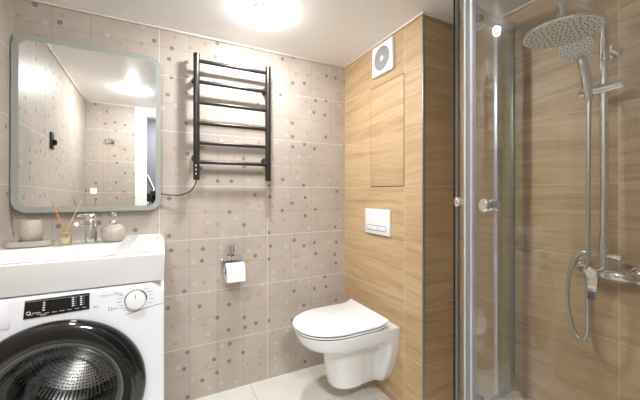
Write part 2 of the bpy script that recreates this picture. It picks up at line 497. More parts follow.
# ------------------------------------------------------------------ towel warmer
t = thing('towel_warmer', 'tall black ladder towel warmer with six rungs on the spotted tile wall', 'towel warmer', (-0.785, 0, 1.575))
XA, XB, YW = -0.984, -0.585, -0.080
for x in (XA, XB):
    obj('upright', cyl((x, YW, 1.233), (x, YW, 1.918), 0.0165, 24, ch=0.003), M['warm_metal'], t)
for z in (1.879, 1.766, 1.655, 1.543, 1.436, 1.331):
    obj('rung', cyl((XA+0.012, YW, z), (XB-0.012, YW, z), 0.0105, 16), M['warm_metal'], t)
for x in (XA, XB):
    for z in (1.79, 1.358):
        b = cyl((x, -0.001, z), (x, -0.012, z), 0.021, 24, ch=0.002); cyl((x, -0.010, z), (x, YW+0.012, z), 0.015, 20, bm=b)
        obj('wall_bracket', b, M['warm_metal'], t)
b = bmesh.new()
for k in range(3): bx(b, XA-0.003-0.004, YW-0.0172, 1.262+0.022*k, XA-0.003+0.002, YW-0.0150, 1.270+0.022*k)
obj('control_buttons', b, M['white_print'], t, label='pale touch marks on the lower left upright')
cpts = spline([(XA, YW, 1.236), (XA-0.008, -0.068, 1.205), (XA-0.030, -0.050, 1.172), (XA-0.075, -0.035, 1.152), (XA-0.13, -0.028, 1.152), (-1.152, -0.024, 1.158), (-1.20, -0.006, 1.16)], 8)
obj('power_cable', tube(bmesh.new(), cpts, 0.0032, 8), M['black_matt'], t)

# ------------------------------------------------------------------ access hatch, exhaust fan, flush plate on the wood wall
t = thing('access_hatch', 'tall flush access hatch of wood-look tile below the fan', 'access hatch', (0, -0.457, 1.5))
obj('hatch_panel', box(-0.0025, -0.6035, 1.2025, 0.0, -0.3085, 1.7970, 0.0005), M['wood_plain'], t)
b = bmesh.new()
for a in ((-0.6065, 1.1985, -0.6035, 1.8015), (-0.3085, 1.1995, -0.3055, 1.8015), (-0.6035, 1.1985, -0.3085, 1.2025), (-0.6035, 1.7970, -0.3085, 1.8015)):
    bx(b, -0.0006, a[0], a[1], 0.0, a[2], a[3])
obj('shadow_gap', b, M['gap'], t)

FY, FZ = -0.441, 1.940
t = thing('exhaust_fan', 'square white exhaust fan with round louvred grille high on the wood wall', 'exhaust fan', (0, FY, FZ))
def plate_x(outline, cy, cz, x0, x1, bm=None):
    bm = bm or bmesh.new()
    return loft(bm, [[(x0, cy+y, cz+z) for y, z in outline], [(x1, cy+y, cz+z) for y, z in outline]])
b = bmesh.new(); ol = rrect(0.186, 0.178, 0.008, 4); ol2 = rrect(0.180, 0.172, 0.006, 4)
ci = [(0.068*math.cos(2*PI*k/len(ol)+PI*0.25*0.05), 0.068*math.sin(2*PI*k/len(ol)+PI*0.25*0.05)) for k in range(len(ol))]
loft(b, [[(0.0, FY+y, FZ+z) for y, z in ol], [(-0.018, FY+y, FZ+z) for y, z in ol], [(-0.021, FY+y, FZ+z) for y, z in ol2], [(-0.021, FY+y, FZ+z) for y, z in ci], [(-0.012, FY+y, FZ+z) for y, z in ci]], True, True)
obj('housing', b, M['plastic'], t)
b = bmesh.new()
for k in range(-7, 8):
    z = k*0.0088; h = math.sqrt(max(0, 0.067**2 - (abs(z)+0.003)**2))
    if h > 0.008:
        v = [b.verts.new(p) for p in ((-0.0135, FY-h, FZ+z-0.0035), (-0.0135, FY+h, FZ+z-0.0035), (-0.0205, FY+h, FZ+z+0.0030), (-0.0205, FY-h, FZ+z+0.0030),
                                      (-0.0125, FY-h, FZ+z-0.0022), (-0.0125, FY+h, FZ+z-0.0022), (-0.0195, FY+h, FZ+z+0.0043), (-0.0195, FY-h, FZ+z+0.0043))]
        for f in ((0, 1, 2, 3), (7, 6, 5, 4), (0, 4, 5, 1), (1, 5, 6, 2), (2, 6, 7, 3), (3, 7, 4, 0)): b.faces.new([v[i] for i in f])
obj('grille', b, M['grille'], t, label='round grille of grey level louvres')
obj('grille_back', lathe([(0.0, 0.0), (0.0665, 0.0)], (-0.0122, FY, FZ), (-1, 0, 0)), M['gap'], t)
obj('hub', lathe([(0.015, 0.0), (0.015, 0.009), (0.012, 0.0105), (0.0, 0.011)], (-0.012, FY, FZ), (-1, 0, 0), 32), M['plastic'], t)

t = thing('flush_plate', 'white two-button flush plate on the wood wall above the toilet', 'flush plate', (0, -0.385, 0.992))
obj('cover', box(-0.015, -0.502, 0.917, 0.0, -0.268, 1.067, 0.004), M['plastic'], t)
obj('button', box(-0.0185, -0.392, 0.942, -0.014, -0.294, 0.967, 0.002), M['plastic'], t)
obj('button', box(-0.0185, -0.470, 0.942, -0.014, -0.396, 0.967, 0.002), M['plastic'], t)
obj('shadow_line', box(-0.0156, -0.473, 0.939, -0.0145, -0.291, 0.970), M['grey_rubber'], t)

# ------------------------------------------------------------------ toilet
TY = -0.375
t = thing('wall_hung_toilet', 'white wall-hung toilet with closed lid on the wood wall', 'toilet', (0, TY, 0.09))
def dshape(L, w, nose, ww=None, blend=(0.06, 0.16), n=26, flat=2.3, m=10, x0=0.0):
    """D outline: starts at wall +y side, runs out to the tip and back; list of (x, dy)"""
    ww = w if ww is None else ww; side = []
    xs = [x0 + (L-nose-x0)*k/m for k in range(m)]
    for x in xs:
        s = min(1, max(0, (x-blend[0])/(blend[1]-blend[0]))); s = s*s*(3-2*s)
        side.append((x, ww + (w-ww)*s))
    arc = []
    for k in range(n+1):
        a = PI/2 - PI/2*k/n
        arc.append(((L-nose) + nose*max(0, math.cos(a))**(2/flat), w*max(0, math.sin(a))**(2/flat)))
    half = side + arc
    out = [(-x, y) for x, y in half] + [(-x, -y) for x, y in half[::-1][1:]]
    return out
def bowl_section(L, w, nose, wf, wp, m=22, n=22, flat=2.2):
    """outline of the bowl at one height: wall flange, waist, then the rounded column"""
    sm = lambda a, c, x: (lambda q: q*q*(3-2*q))(min(1, max(0, (x-a)/(c-a))))
    half = []
    for k in range(m):
        x = (L-nose)*k/m
        half.append((x, wf + (wp-wf)*sm(0.045, 0.085, x) + (w-wp)*sm(0.13, 0.21, x)))
    for k in range(n+1):
        a = PI/2 - PI/2*k/n; x = (L-nose) + nose*max(0, math.cos(a))**(2/flat)
        w_ = wf + (wp-wf)*sm(0.045, 0.085, x) + (w-wp)*sm(0.13, 0.21, x)
        half.append((x, w_*max(0, math.sin(a))**(2/flat)))
    return [(-x, y) for x, y in half] + [(-x, -y) for x, y in half[::-1][1:]]
secs = [(0.108, 0.315, 0.082, 0.11, 0.104, 0.078), (0.113, 0.327, 0.091, 0.11, 0.112, 0.084), (0.165, 0.338, 0.097, 0.11, 0.135, 0.087), (0.22, 0.346, 0.102, 0.115, 0.156, 0.090),
        (0.28, 0.356, 0.111, 0.12, 0.174, 0.096), (0.312, 0.370, 0.118, 0.135, 0.182, 0.106), (0.332, 0.402, 0.136, 0.16, 0.186, 0.130), (0.348, 0.452, 0.162, 0.20, 0.188, 0.168),
        (0.362, 0.488, 0.177, 0.22, 0.189, 0.184), (0.385, 0.508, 0.184, 0.23, 0.190, 0.188), (0.415, 0.520, 0.187, 0.23, 0.190, 0.190), (0.430, 0.522, 0.188, 0.23, 0.190, 0.190), (0.434, 0.517, 0.184, 0.23, 0.186, 0.186)]
b = bmesh.new()
loft(b, [[(x, TY+y, z) for x, y in bowl_section(L, w, ns, wf, wp)] for z, L, w, ns, wf, wp in secs])
obj('bowl', b, M['ceramic'], t, smooth=50)
def slab(z0, z1, L, w, nose, x0, r=0.004):
    b = bmesh.new(); rings = []
    for z, s in ((z0, r), (z0+r, 0), (z1-r, 0), (z1-r*0.3, r*0.5), (z1, r)):
        rings.append([(x, TY+y, z + 0.020*min(1, max(0, (x+0.135)/0.06))**2) for x, y in dshape(L-s, w-s, nose, x0=x0+s*0.3, flat=2.15)])
    return loft(b, rings)
obj('seat', slab(0.4378, 0.448, 0.527, 0.186, 0.23, 0.075), M['plastic'], t)
obj('lid', slab(0.4520, 0.466, 0.531, 0.188, 0.23, 0.070, 0.005), M['plastic'], t)
obj('seat_gap', slab(0.433, 0.4385, 0.521, 0.181, 0.22, 0.08, 0.0005), M['gap'], t)
obj('lid_gap', slab(0.447, 0.453, 0.524, 0.182, 0.22, 0.08, 0.0005), M['gap'], t)
for s in (-1, 1):
    obj('hinge', cyl((-0.058, TY+s*0.10, 0.4335), (-0.058, TY+s*0.10, 0.447), 0.011, 16, ch=0.002), M['chrome'], t)

# ------------------------------------------------------------------ toilet paper holder and roll
RX, RY, RZ = -0.781, -0.075, 0.725
t = thing('toilet_paper_holder', 'chrome toilet paper holder with cover flap on the spotted tile wall', 'toilet paper holder', (RX, 0, 0.83))
b = box(-0.808, -0.012, 0.792, -0.768, 0.0, 0.832, 0.002)
obj('mount', b, M['chrome'], t)
for x in (-0.802, -0.778):
    obj('peg', cyl((x, -0.022, 0.800), (x, -0.022, 0.862), 0.0075, 16, ch=0.002), M['chrome'], t)
cur = [(-0.014, 0.800), (-0.030, 0.797), (-0.060, 0.790), (-0.085, 0.784)]
b = loft(bmesh.new(), [[(-0.842, y, z), (-0.733, y, z), (-0.733, y, z-0.0015), (-0.842, y, z-0.0015)] for y, z in cur])
obj('cover_flap', b, M['chrome'], t)
rod = spline([(-0.840, -0.014, 0.795), (-0.842, -0.030, 0.76), (-0.842, RY, RZ+0.004), (-0.836, RY, RZ), (-0.80, RY, RZ), (-0.728, RY, RZ)], 6)
obj('arm', tube(bmesh.new(), rod, 0.004, 10), M['chrome'], t)
t = thing('toilet_paper_roll', 'white toilet paper roll hanging on the chrome holder', 'toilet paper', (RX, RY, RZ-0.052))
b = lathe([(0.019, -0.050), (0.0515, -0.050), (0.0525, -0.048), (0.0525, 0.048), (0.0515, 0.050), (0.019, 0.050)], (RX, RY, RZ-0.011), (1, 0, 0), 40)
obj('paper', b, M['paper'], t)
obj('core', lathe([(0.019, -0.0502), (0.019, 0.0502), (0.0175, 0.0502), (0.0175, -0.0502)], (RX, RY, RZ-0.011), (1, 0, 0), 32, closed=True), M['card'], t)
b = loft(bmesh.new(), [[(-0.831, y, z), (-0.731, y, z), (-0.731, y+0.0006, z), (-0.831, y+0.0006, z)] for y, z in ((RY-0.0535, RZ-0.011), (RY-0.0538, RZ-0.03), (RY-0.0525, RZ-0.058))])
obj('loose_sheet', b, M['paper'], t)

# ------------------------------------------------------------------ washing machine
MX0, MX1, MYF, MZ = -1.7455, -1.1415, -0.622, 0.842
DCX, DCZ = -1.4435, 0.515
t = thing('washing_machine', 'white front-loading washing machine with black porthole door under the basin', 'washing machine', (DCX, -0.35, 0))
# cabinet with a round opening in the front
b = bmesh.new(); n = 64
ro = 0.215
circ = [(DCX+ro*math.cos(2*PI*k/n), DCZ+ro*math.sin(2*PI*k/n)) for k in range(n)]
def rect_at(k):
    a = 2*PI*k/n; c, s = math.cos(a), math.sin(a)
    hx = (MX1-MX0)/2 - 0.006; zt, zb = MZ-0.006-DCZ, DCZ-0.02-0.006
    f = min(hx/abs(c) if abs(c) > 1e-9 else 9, (zt/s if s > 1e-9 else (zb/-s if s < -1e-9 else 9)))
    return (DCX + c*f, DCZ + s*f)
rec = [rect_at(k) for k in range(n)]
ex = lambda p: (DCX+(p[0]-DCX)*1.0 + (0.006 if p[0]-DCX > 0.294 else -0.006 if p[0]-DCX < -0.294 else 0), p[1] + (0.006 if p[1] > MZ-0.0065 else -0.006 if p[1] < 0.0265 else 0))
rec2 = [ex(p) for p in rec]
loft(b, [[(x, MYF+0.05, z) for x, z in circ], [(x, MYF, z) for x, z in circ], [(x, MYF, z) for x, z in rec], [(x, MYF+0.006, z) for x, z in rec2], [(x, -0.07, z) for x, z in rec2]], False, True)
obj('cabinet', b, M['enamel'], t, smooth=30)
for x in (MX0+0.06, MX1-0.06):
    for y in (MYF+0.07, -0.12):
        obj('foot', cyl((x, y, 0.0), (x, y, 0.022), 0.02, 16), M['black_matt'], t)
# fascia details
ff = MYF - 0.0006
obj('detergent_drawer', box(MX0+0.006, MYF-0.004, 0.756, -1.5555, MYF+0.001, 0.834, 0.003), M['enamel'], t)
d = obj('display_panel', None or plate_y([(-1.5245, 0.7775), (-1.3600, 0.7825), (-1.3600, 0.8355), (-1.5200, 0.8325)], 0, 0, MYF-0.003, MYF+0.001), M['black_gloss'], t)
b = bmesh.new(); yy = MYF-0.0034
def dash(b, x, z, w, h): bx(b, x, yy-0.0002, z, x+w, yy, z+h)
for k in range(4): dash(b, -1.479+0.0005*k, 0.797+0.0075*k, 0.006, 0.004)
for c_ in (-1.406, -1.385):
    for k in range(5):
        dash(b, c_, 0.799+0.0062*k, 0.0062, 0.0036); dash(b, c_+0.010, 0.800+0.0062*k, 0.0016, 0.0016)
for k in range(8): dash(b, -1.513+0.019*k, 0.7875+0.0003*k, 0.012, 0.0012)
dash(b, -1.484, 0.7835, 0.014, 0.002)
dash(b, -1.519, 0.8290, 0.157, 0.0006)
obj('indicator_marks', b, M['white_print'], d)
b = bmesh.new()
lathe([(0.0035, 0), (0.0055, 0), (0.0055, 0.0003), (0.0035, 0.0003)], (-1.512, yy, 0.7945), (0, -1, 0), 16, b, True)
dash(b, -1.504, 0.7925, 0.020, 0.0016)
obj('drum_symbol', b, M['white_print'], d)
def lettering(s, x, y, z, size, mat, parent, name='lettering', sp=1.0):
    b = text_bm(s, size, sp)
    bmesh.ops.rotate(b, verts=b.verts, cent=(0, 0, 0), matrix=Matrix.Rotation(PI/2, 3, 'X'))
    bmesh.ops.translate(b, verts=b.verts, vec=(x, y, z))
    return obj(name, b, mat, parent, smooth=None)
lettering('smart', -1.332, ff, 0.8165, 0.0105, M['grey_print'], t, sp=1.7)
lettering('Pro', -1.290, ff, 0.8155, 0.0145, M['blue'], t)
b = bmesh.new()
for a in ((-1.309, 0.766, 0.002, 0.010), (-1.300, 0.766, 0.002, 0.010), (-1.309, 0.766, 0.011, 0.0015), (-1.309, 0.775, 0.011, 0.0015), (-1.295, 0.769, 0.010, 0.0014), (-1.295, 0.772, 0.013, 0.0010)):
    bx(b, a[0], MYF-0.0008, a[1], a[0]+a[2], MYF, a[1]+a[3])
obj('blue_symbol', b, M['blue'], t)
b = bmesh.new()
for a in ((-1.350, 0.787, 0.012, 0.001), (-1.350, 0.783, 0.009, 0.001), (-1.337, 0.781, 0.001, 0.009)): bx(b, a[0], MYF-0.0008, a[1], a[0]+a[2], MYF, a[1]+a[3])
obj('small_print', b, M['grey_print'], t)
KX, KZ = -1.229, 0.793
for s, angs in ((-1, (62, 78, 95, 112, 128, 145)), (1, (38, 58, 78, 98, 118))):
    for a in angs:
        r_ = math.radians(a); z = KZ + 0.040*math.cos(r_); x = KX + s*0.040*math.sin(r_)
        L = random.uniform(0.012, 0.020)
        obj('dial_mark', box(x if s > 0 else x-L, MYF-0.0008, z, x+L if s > 0 else x, MYF, z+0.0012), M['grey_print'], t)
k_ = obj('program_knob', lathe([(0.030, 0.0), (0.030, 0.016), (0.0285, 0.020), (0.022, 0.0225), (0.0, 0.0228)], (KX, MYF, KZ), (0, -1, 0), 40), M['plastic'], t)
obj('chrome_ring', lathe([(0.0305, 0.0), (0.0345, 0.0), (0.0345, 0.002), (0.0305, 0.0045)], (KX, MYF, KZ), (0, -1, 0), 40, closed=True), M['chrome'], k_)
obj('blue_pointer', box(KX-0.0018, MYF-0.0236, KZ+0.008, KX+0.0018, MYF-0.0220, KZ+0.023), M['blue'], k_)
# fascia edge groove
gp = spline([(MX1-0.004, ff, 0.7665), (-1.185, ff, 0.761), (-1.22, ff, 0.753), (-1.26, ff, 0.744)], 8)
obj('fascia_groove', tube(bmesh.new(), gp, 0.0008, 6), M['grey_rubber'], t)
# porthole door
dr = obj('door', lathe([(0.198, 0.000), (0.243, 0.000), (0.2465, 0.006), (0.2455, 0.016), (0.238, 0.027), (0.222, 0.034), (0.200, 0.036), (0.186, 0.033), (0.181, 0.028), (0.180, 0.010)], (DCX, MYF, DCZ), (0, -1, 0), 96, closed=True), M['black_gloss'], t, label='glossy black ring door')
obj('inner_ring', lathe([(0.1805, 0.012), (0.1805, 0.029), (0.176, 0.030), (0.166, 0.022), (0.160, 0.012), (0.160, 0.006), (0.170, 0.004)], (DCX, MYF, DCZ), (0, -1, 0), 80, closed=True), M['greydoor'], dr)
obj('porthole', lathe([(0.1655, 0.020), (0.158, 0.022), (0.140, 0.016), (0.115, -0.010), (0.105, -0.045), (0.090, -0.060), (0.05, -0.068), (0.0, -0.070)], (DCX, MYF, DCZ), (0, -1, 0), 64), M['door_glass'], dr, label='clear glass bowl of the door')
hb = bmesh.new()
hp = [(DCX+0.206*math.cos(math.radians(a)), MYF-0.0365, DCZ+0.206*math.sin(math.radians(a))) for a in range(-26, 33, 4)]
tube(hb, hp, [0.004]+[0.010]*(len(hp)-2)+[0.004], 12)
obj('door_handle', hb, M['black_gloss'], dr)
obj('door_seal', lathe([(0.213, -0.002), (0.205, -0.004), (0.176, -0.02), (0.168, -0.05), (0.178, -0.075), (0.214, -0.05)], (DCX, MYF, DCZ), (0, -1, 0), 64, closed=True), M['grey_rubber'], t)
obj('drum', lathe([(0.172, -0.070), (0.236, -0.085), (0.240, -0.10), (0.240, -0.40), (0.21, -0.425), (0.0, -0.43)], (DCX, MYF, DCZ), (0, -1, 0), 80), M['drum'], t, label='perforated steel drum')
for k in range(3):
    a = math.radians(100+120*k); c, s = math.cos(a), math.sin(a); pb = []
    for yq in (-0.13, -0.38):
        pb.append([(DCX+c*r_-s*w_, MYF-yq, DCZ+s*r_+c*w_) for r_, w_ in ((0.239, 0.035), (0.205, 0.014), (0.200, 0.0), (0.205, -0.014), (0.239, -0.035))])
    obj('drum_paddle', loft(bmesh.new(), pb), M['grey_rubber'], t)

# ------------------------------------------------------------------ washbasin
BX0, BX1, BYF, BZ0, BZ1 = -1.746, -1.139, -0.636, 0.847, 0.947
t = thing('washbasin', 'wide white ceramic washbasin on top of the washing machine', 'washbasin', (-1.45, -0.32, BZ0))
b = bmesh.new()
loft(b, [[(x, y, z) for x, y in ((BX0+i, BYF+i*7), (BX1-i, BYF+i*7), (BX1-i, -0.001), (BX0+i, -0.001))] for z, i in ((BZ0, 0.0035), (BZ1, 0.0))])
bo = obj('basin', b, M['ceramic'], t)
def cutter(cx, cy, w, h, r, zb, slope, ztop=BZ1+0.02):
    b = bmesh.new(); z1 = BZ1
    s = (ztop-z1)/(z1-zb)
    rings = []
    for z, k in ((zb, slope), (zb+0.012, slope*0.55), (zb+0.03, slope*0.3), (ztop, 0.0)):
        k = min(k, slope)
        rings.append([(cx+x, cy+y, z) for x, y in rrect(w-2*k, h-2*k, max(0.006, r-k*0.3), 6)])
    return obj('cutter', loft(b, rings), M['ceramic'], smooth=50)
c1 = cutter(-1.513, -0.447, 0.425, 0.305, 0.045, 0.862, 0.05)
c2 = cutter(-1.2135, -0.3125, 0.097, 0.54, 0.018, 0.918, 0.014)
for c_ in (c1, c2):
    md = bo.modifiers.new('cut', 'BOOLEAN'); md.operation = 'DIFFERENCE'; md.object = c_; md.solver = 'EXACT'
bv = bo.modifiers.new('bevel', 'BEVEL'); bv.width = 0.0065; bv.segments = 3; bv.limit_method = 'ANGLE'; bv.angle_limit = math.radians(50)
# cutters are in world space while the basin mesh is local to the thing
apply_mods(bo)
bm_ = bmesh.new(); bm_.from_mesh(bo.data); smooth_by_angle(bm_, 40); bm_.to_mesh(bo.data); bm_.free()
for c_ in (c1, c2):
    me = c_.data; bpy.data.objects.remove(c_); bpy.data.meshes.remove(me)
obj('drain', lathe([(0.0, 0.003), (0.020, 0.003), (0.024, 0.0), (0.024, -0.002)], (-1.50, -0.45, 0.8625), (0, 0, 1), 32), M['chrome'], t)
DZK = BZ1     # deck height
# faucet
fx, fy = -1.4225, -0.232
t = thing('basin_faucet', 'chrome single-lever faucet standing on the white basin', 'faucet', (fx, fy, DZK))
obj('faucet_body', lathe([(0.0, 0.0), (0.0245, 0.0), (0.0245, 0.004), (0.0215, 0.006), (0.0215, 0.096), (0.020, 0.099), (0.0, 0.099)], (fx, fy, DZK), (0, 0, 1), 32), M['chrome'], t)
sd = Vector((-0.36, -0.93, 0)).normalized()
fc = Vector((fx, fy, DZK))
b = bmesh.new(); tube(b, [fc+sd*0.010+Vector((0, 0, 0.084)), fc+sd*0.06+Vector((0, 0, 0.089)), fc+sd*0.088+Vector((0, 0, 0.091)), fc+sd*0.094+Vector((0, 0, 0.089))], [0.0115, 0.0110, 0.0110, 0.009], 20)
cyl(fc+sd*0.082+Vector((0, 0, 0.089)), fc+sd*0.082+Vector((0, 0, 0.076)), 0.0085, 16, b)
obj('spout', b, M['chrome'], t)
b = lathe([(0.0, 0.0), (0.020, 0.0), (0.0215, 0.003), (0.0215, 0.020), (0.018, 0.025), (0.0, 0.026)], (fx, fy, DZK+0.100), (0, 0, 1), 28)
lv = bmesh.new(); bx(lv, -0.0075, -0.005, 0.118, 0.0075, 0.080, 0.127, 0.003)
bmesh.ops.transform(lv, verts=lv.verts, matrix=Matrix.Translation(fc) @ Matrix.Rotation(math.atan2(sd.y, sd.x)-PI/2, 4, 'Z'))
me_ = bpy.data.meshes.new('lever_blade'); lv.to_mesh(me_); lv.free(); b.from_mesh(me_); bpy.data.meshes.remove(me_)
obj('lever', b, M['chrome'], t)
# tray + cup
tx, ty = -1.622, -0.236
t = thing('vanity_tray', 'beige stoneware tray under the tumbler on the basin', 'tray', (tx, ty, DZK))
b = bmesh.new()
def ov(a, c, z): return [(tx+a*math.copysign(abs(math.cos(q))**0.65, math.cos(q)), ty+c*math.copysign(abs(math.sin(q))**0.65, math.sin(q)), z) for q in [2*PI*k/48 for k in range(48)]]
loft(b, [ov(0.066, 0.038, DZK), ov(0.074, 0.046, DZK+0.006), ov(0.077, 0.049, DZK+0.025), ov(0.074, 0.046, DZK+0.026), ov(0.069, 0.041, DZK+0.013), ov(0.064, 0.036, DZK+0.012)])
obj('tray_dish', b, M['stone'], t)
t = thing('tumbler', 'round beige stoneware tumbler standing on the tray', 'tumbler', (-1.619, ty, DZK+0.013))
b = lathe([(0.0, 0.0), (0.017, 0.0), (0.025, 0.006), (0.0345, 0.025), (0.0385, 0.048), (0.0375, 0.070), (0.0335, 0.092), (0.0325, 0.094), (0.0305, 0.093), (0.0335, 0.070), (0.035, 0.048), (0.033, 0.026), (0.02, 0.006), (0.0, 0.005)], (-1.619, ty, DZK+0.013), (0, 0, 1), 64)
obj('cup_body', b, M['stone'], t)
# reed diffuser
qx, qy = -1.510, -0.230
t = thing('reed_diffuser', 'small clear glass diffuser bottle with pale oil beside the tray', 'reed diffuser', (qx, qy, DZK))
obj('bottle', lathe([(0.0, 0.0), (0.019, 0.0), (0.0205, 0.003), (0.0205, 0.036), (0.017, 0.042), (0.011, 0.047), (0.0105, 0.056), (0.013, 0.058), (0.013, 0.060), (0.0085, 0.060), (0.0085, 0.045)], (qx, qy, DZK), (0, 0, 1), 32), M['clear'], t)
obj('scented_oil', lathe([(0.0, 0.002), (0.0190, 0.002), (0.0193, 0.030), (0.0, 0.030)], (qx, qy, DZK), (0, 0, 1), 32), M['oil'], t)
obj('collar', lathe([(0.0100, 0.0465), (0.0125, 0.047), (0.0125, 0.054), (0.0100, 0.0545)], (qx, qy, DZK), (0, 0, 1), 24, closed=True), M['amber'], t)
r_ = obj('diffuser_reed', tube(bmesh.new(), [(qx+0.006, qy, DZK+0.024), (qx-0.005, qy-0.001, DZK+0.062), (qx-0.045, qy-0.006, DZK+0.185)], 0.0021, 8), M['reed_a'], origin=(qx, qy, DZK+0.024))
tag(r_, 'orange-brown reed in the diffuser bottle leaning towards the tumbler', 'reed', 'diffuser reeds')
r_ = obj('diffuser_reed', tube(bmesh.new(), [(qx-0.006, qy+0.004, DZK+0.024), (qx+0.005, qy+0.003, DZK+0.062), (qx+0.052, qy, DZK+0.182)], 0.0019, 8), M['reed_b'], origin=(qx, qy, DZK+0.024))
tag(r_, 'pale straw reed in the diffuser bottle leaning towards the faucet', 'reed', 'diffuser reeds')
# soap dispenser
sx, sy = -1.341, -0.230
t = thing('soap_dispenser', 'squat round beige ceramic soap dispenser beside the basin faucet', 'soap dispenser', (sx, sy, DZK))
prof = [(0.0, 0.0), (0.026, 0.0), (0.036, 0.006), (0.0445, 0.018), (0.048, 0.034), (0.0465, 0.050), (0.040, 0.064), (0.029, 0.073), (0.016, 0.077), (0.012, 0.078), (0.0, 0.078)]
b = lathe(prof, (sx, sy, DZK), (0, 0, 1), 72)
for v in b.verts:
    d_ = Vector((v.co.x-sx, v.co.y-sy, 0)); a = math.atan2(d_.y, d_.x)
    k = 1 + 0.018*math.cos(24*a)*(1 if 0.01 < v.co.z-DZK < 0.07 else 0)
    v.co.x, v.co.y = sx+d_.x*k, sy+d_.y*k
obj('jar', b, M['stone'], t)
p_ = obj('pump', lathe([(0.0, 0.077), (0.0165, 0.077), (0.0165, 0.086), (0.013, 0.094), (0.0075, 0.096), (0.0075, 0.118), (0.0095, 0.119), (0.0095, 0.130), (0.0, 0.131)], (sx, sy, DZK), (0, 0, 1), 24), M['chrome'], t)
obj('nozzle', tube(bmesh.new(), [(sx, sy, DZK+0.125), (sx+0.008, sy-0.024, DZK+0.126), (sx+0.011, sy-0.034, DZK+0.119)], [0.0048, 0.0042, 0.0035], 12), M['chrome'], p_)

# ------------------------------------------------------------------ shower tray + enclosure
R, GCX, GCY = 0.603, 0.189, -1.549            # curve of the quadrant
YA, XBn = -0.946, -0.414                      # planes of the two straight sides
def glass_path(a0, a1, off=0.0, n=None):
    n = n or max(2, int(abs(a1-a0)/3))
    return [(GCX+(R+off)*math.cos(math.radians(a0+(a1-a0)*k/n)), GCY+(R+off)*math.sin(math.radians(a0+(a1-a0)*k/n))) for k in range(n+1)]
def full_path(off=0.0):
    return [(W, YA+off)] + glass_path(90, 180, off, 36) + [(XBn-off, YF)]
TZ = 0.20
b = bmesh.new()
fp = full_path(0.012) + [(W, YF)]
ip = full_path(-0.045); ip = [(W-0.03, ip[0][1])] + ip[1:-1] + [(ip[-1][0], YF+0.03)] + [(W-0.03, YF+0.03)]
ip2 = full_path(-0.075); ip2 = [(W-0.06, ip2[0][1])] + ip2[1:-1] + [(ip2[-1][0], YF+0.06)] + [(W-0.06, YF+0.06)]
loft(b, [[(x, y, z) for x, y in p] for p, z in ((fp, 0.0), (fp, TZ), (ip, TZ), (ip2, TZ-0.06))])
o = obj('shower_tray', b, M['acrylic'], origin=(0.0, -1.4, 0.0), smooth=40)
tag(o, 'white curved-front shower tray at the foot of the glass enclosure', 'shower tray')

t = thing('shower_enclosure', 'curved corner shower enclosure of clear glass with aluminium frame', 'shower enclosure', (0.0, -1.35, TZ))
def ribbon(path, thick, z0, z1):
    """vertical wall of given thickness following a plan path"""
    P = [Vector((x, y)) for x, y in path]; n = len(P); L = []; Rr = []
    for i in range(n):
        d = (P[min(i+1, n-1)] - P[max(i-1, 0)]).normalized(); q = Vector((-d.y, d.x))*thick/2
        L.append(P[i]+q); Rr.append(P[i]-q)
    return loft(bmesh.new(), [[(l.x, l.y, z0), (l.x, l.y, z1), (r.x, r.y, z1), (r.x, r.y, z0)] for l, r in zip(L, Rr)])
GZ0, GZ1 = TZ+0.016, 1.965
obj('top_rail', ribbon(full_path(0.0)[0:1]+full_path(0.0)[1:], 0.032, GZ1-0.012, GZ1+0.024), M['alu'], t)
obj('bottom_rail', ribbon(full_path(0.0), 0.016, TZ, TZ+0.016), M['alu'], t)
obj('wall_profile', box(W-0.010, YA-0.008, TZ, W, YA+0.008, GZ1+0.024, 0.001), M['edge_alu'], t)
obj('wall_profile', box(XBn-0.014, YF, TZ, XBn+0.014, YF+0.022, GZ1+0.024, 0.002), M['alu'], t)
g = obj('fixed_panel', ribbon([(W-0.010, YA), (0.262, YA)], 0.006, GZ0, GZ1), M['glass_edge'], t)
obj('stile', box(0.250, YA-0.010, GZ0, 0.284, YA+0.010, GZ1-0.012, 0.003), M['alu'], g)
g = obj('fixed_panel', ribbon([(XBn, YF+0.020), (XBn, YF+0.075)], 0.006, GZ0, GZ1), M['glass'], t)
obj('stile', box(XBn-0.012, YF+0.060, GZ0, XBn+0.012, YF+0.092, GZ1-0.012, 0.003), M['alu'], g)
def pol(a, r): return (GCX+r*math.cos(math.radians(a)), GCY+r*math.sin(math.radians(a)))
def knob(ang, z, parent, r_out, r_in, rad):
    c = pol(ang, R-0.014); d = Vector((math.cos(math.radians(ang)), math.sin(math.radians(ang)), 0))
    c3 = Vector((c[0], c[1], z))
    b = lathe([(0.0, r_out), (rad*0.85, r_out), (rad, r_out-0.003), (rad, r_out-0.010), (rad*0.62, r_out-0.013), (rad*0.62, 0.006), (rad*0.8, 0.004), (rad*0.8, -0.004), (rad*0.62, -0.006),
               (rad*0.62, -r_in+0.013), (rad, -r_in+0.010), (rad, -r_in+0.003), (rad*0.85, -r_in), (0.0, -r_in)], c3, d, 28)
    return obj('knob', b, M['chrome'], parent)
Ri = R-0.014
da = obj('sliding_door', ribbon([(0.300, YA-0.014), (GCX, YA-0.014)] + [pol(90+k*3, Ri) for k in range(1, 19)] + [pol(146.5, Ri)], 0.006, GZ0, GZ1-0.014), M['glass'], t)
def stile(a0, a1, thick, parent, mat, name='stile', r=Ri, z0=GZ0, z1=GZ1-0.014):
    return obj(name, ribbon([pol(a0+(a1-a0)*k/4, r) for k in range(5)], thick, z0, z1), mat, parent)
stile(144.6, 145.8, 0.010, da, M['seal'], 'magnetic_seal')
stile(129.0, 131.0, 0.006, da, M['rubber'], 'dark_gasket', r=Ri+0.0135)  # dark strip paints the line of the curved glass seen edge-on
stile(120.0, 128.0, 0.005, da, M['seal'], 'pale_seal', r=Ri+0.0065)  # pale strip in the seal colour stands in for the bright glass edge
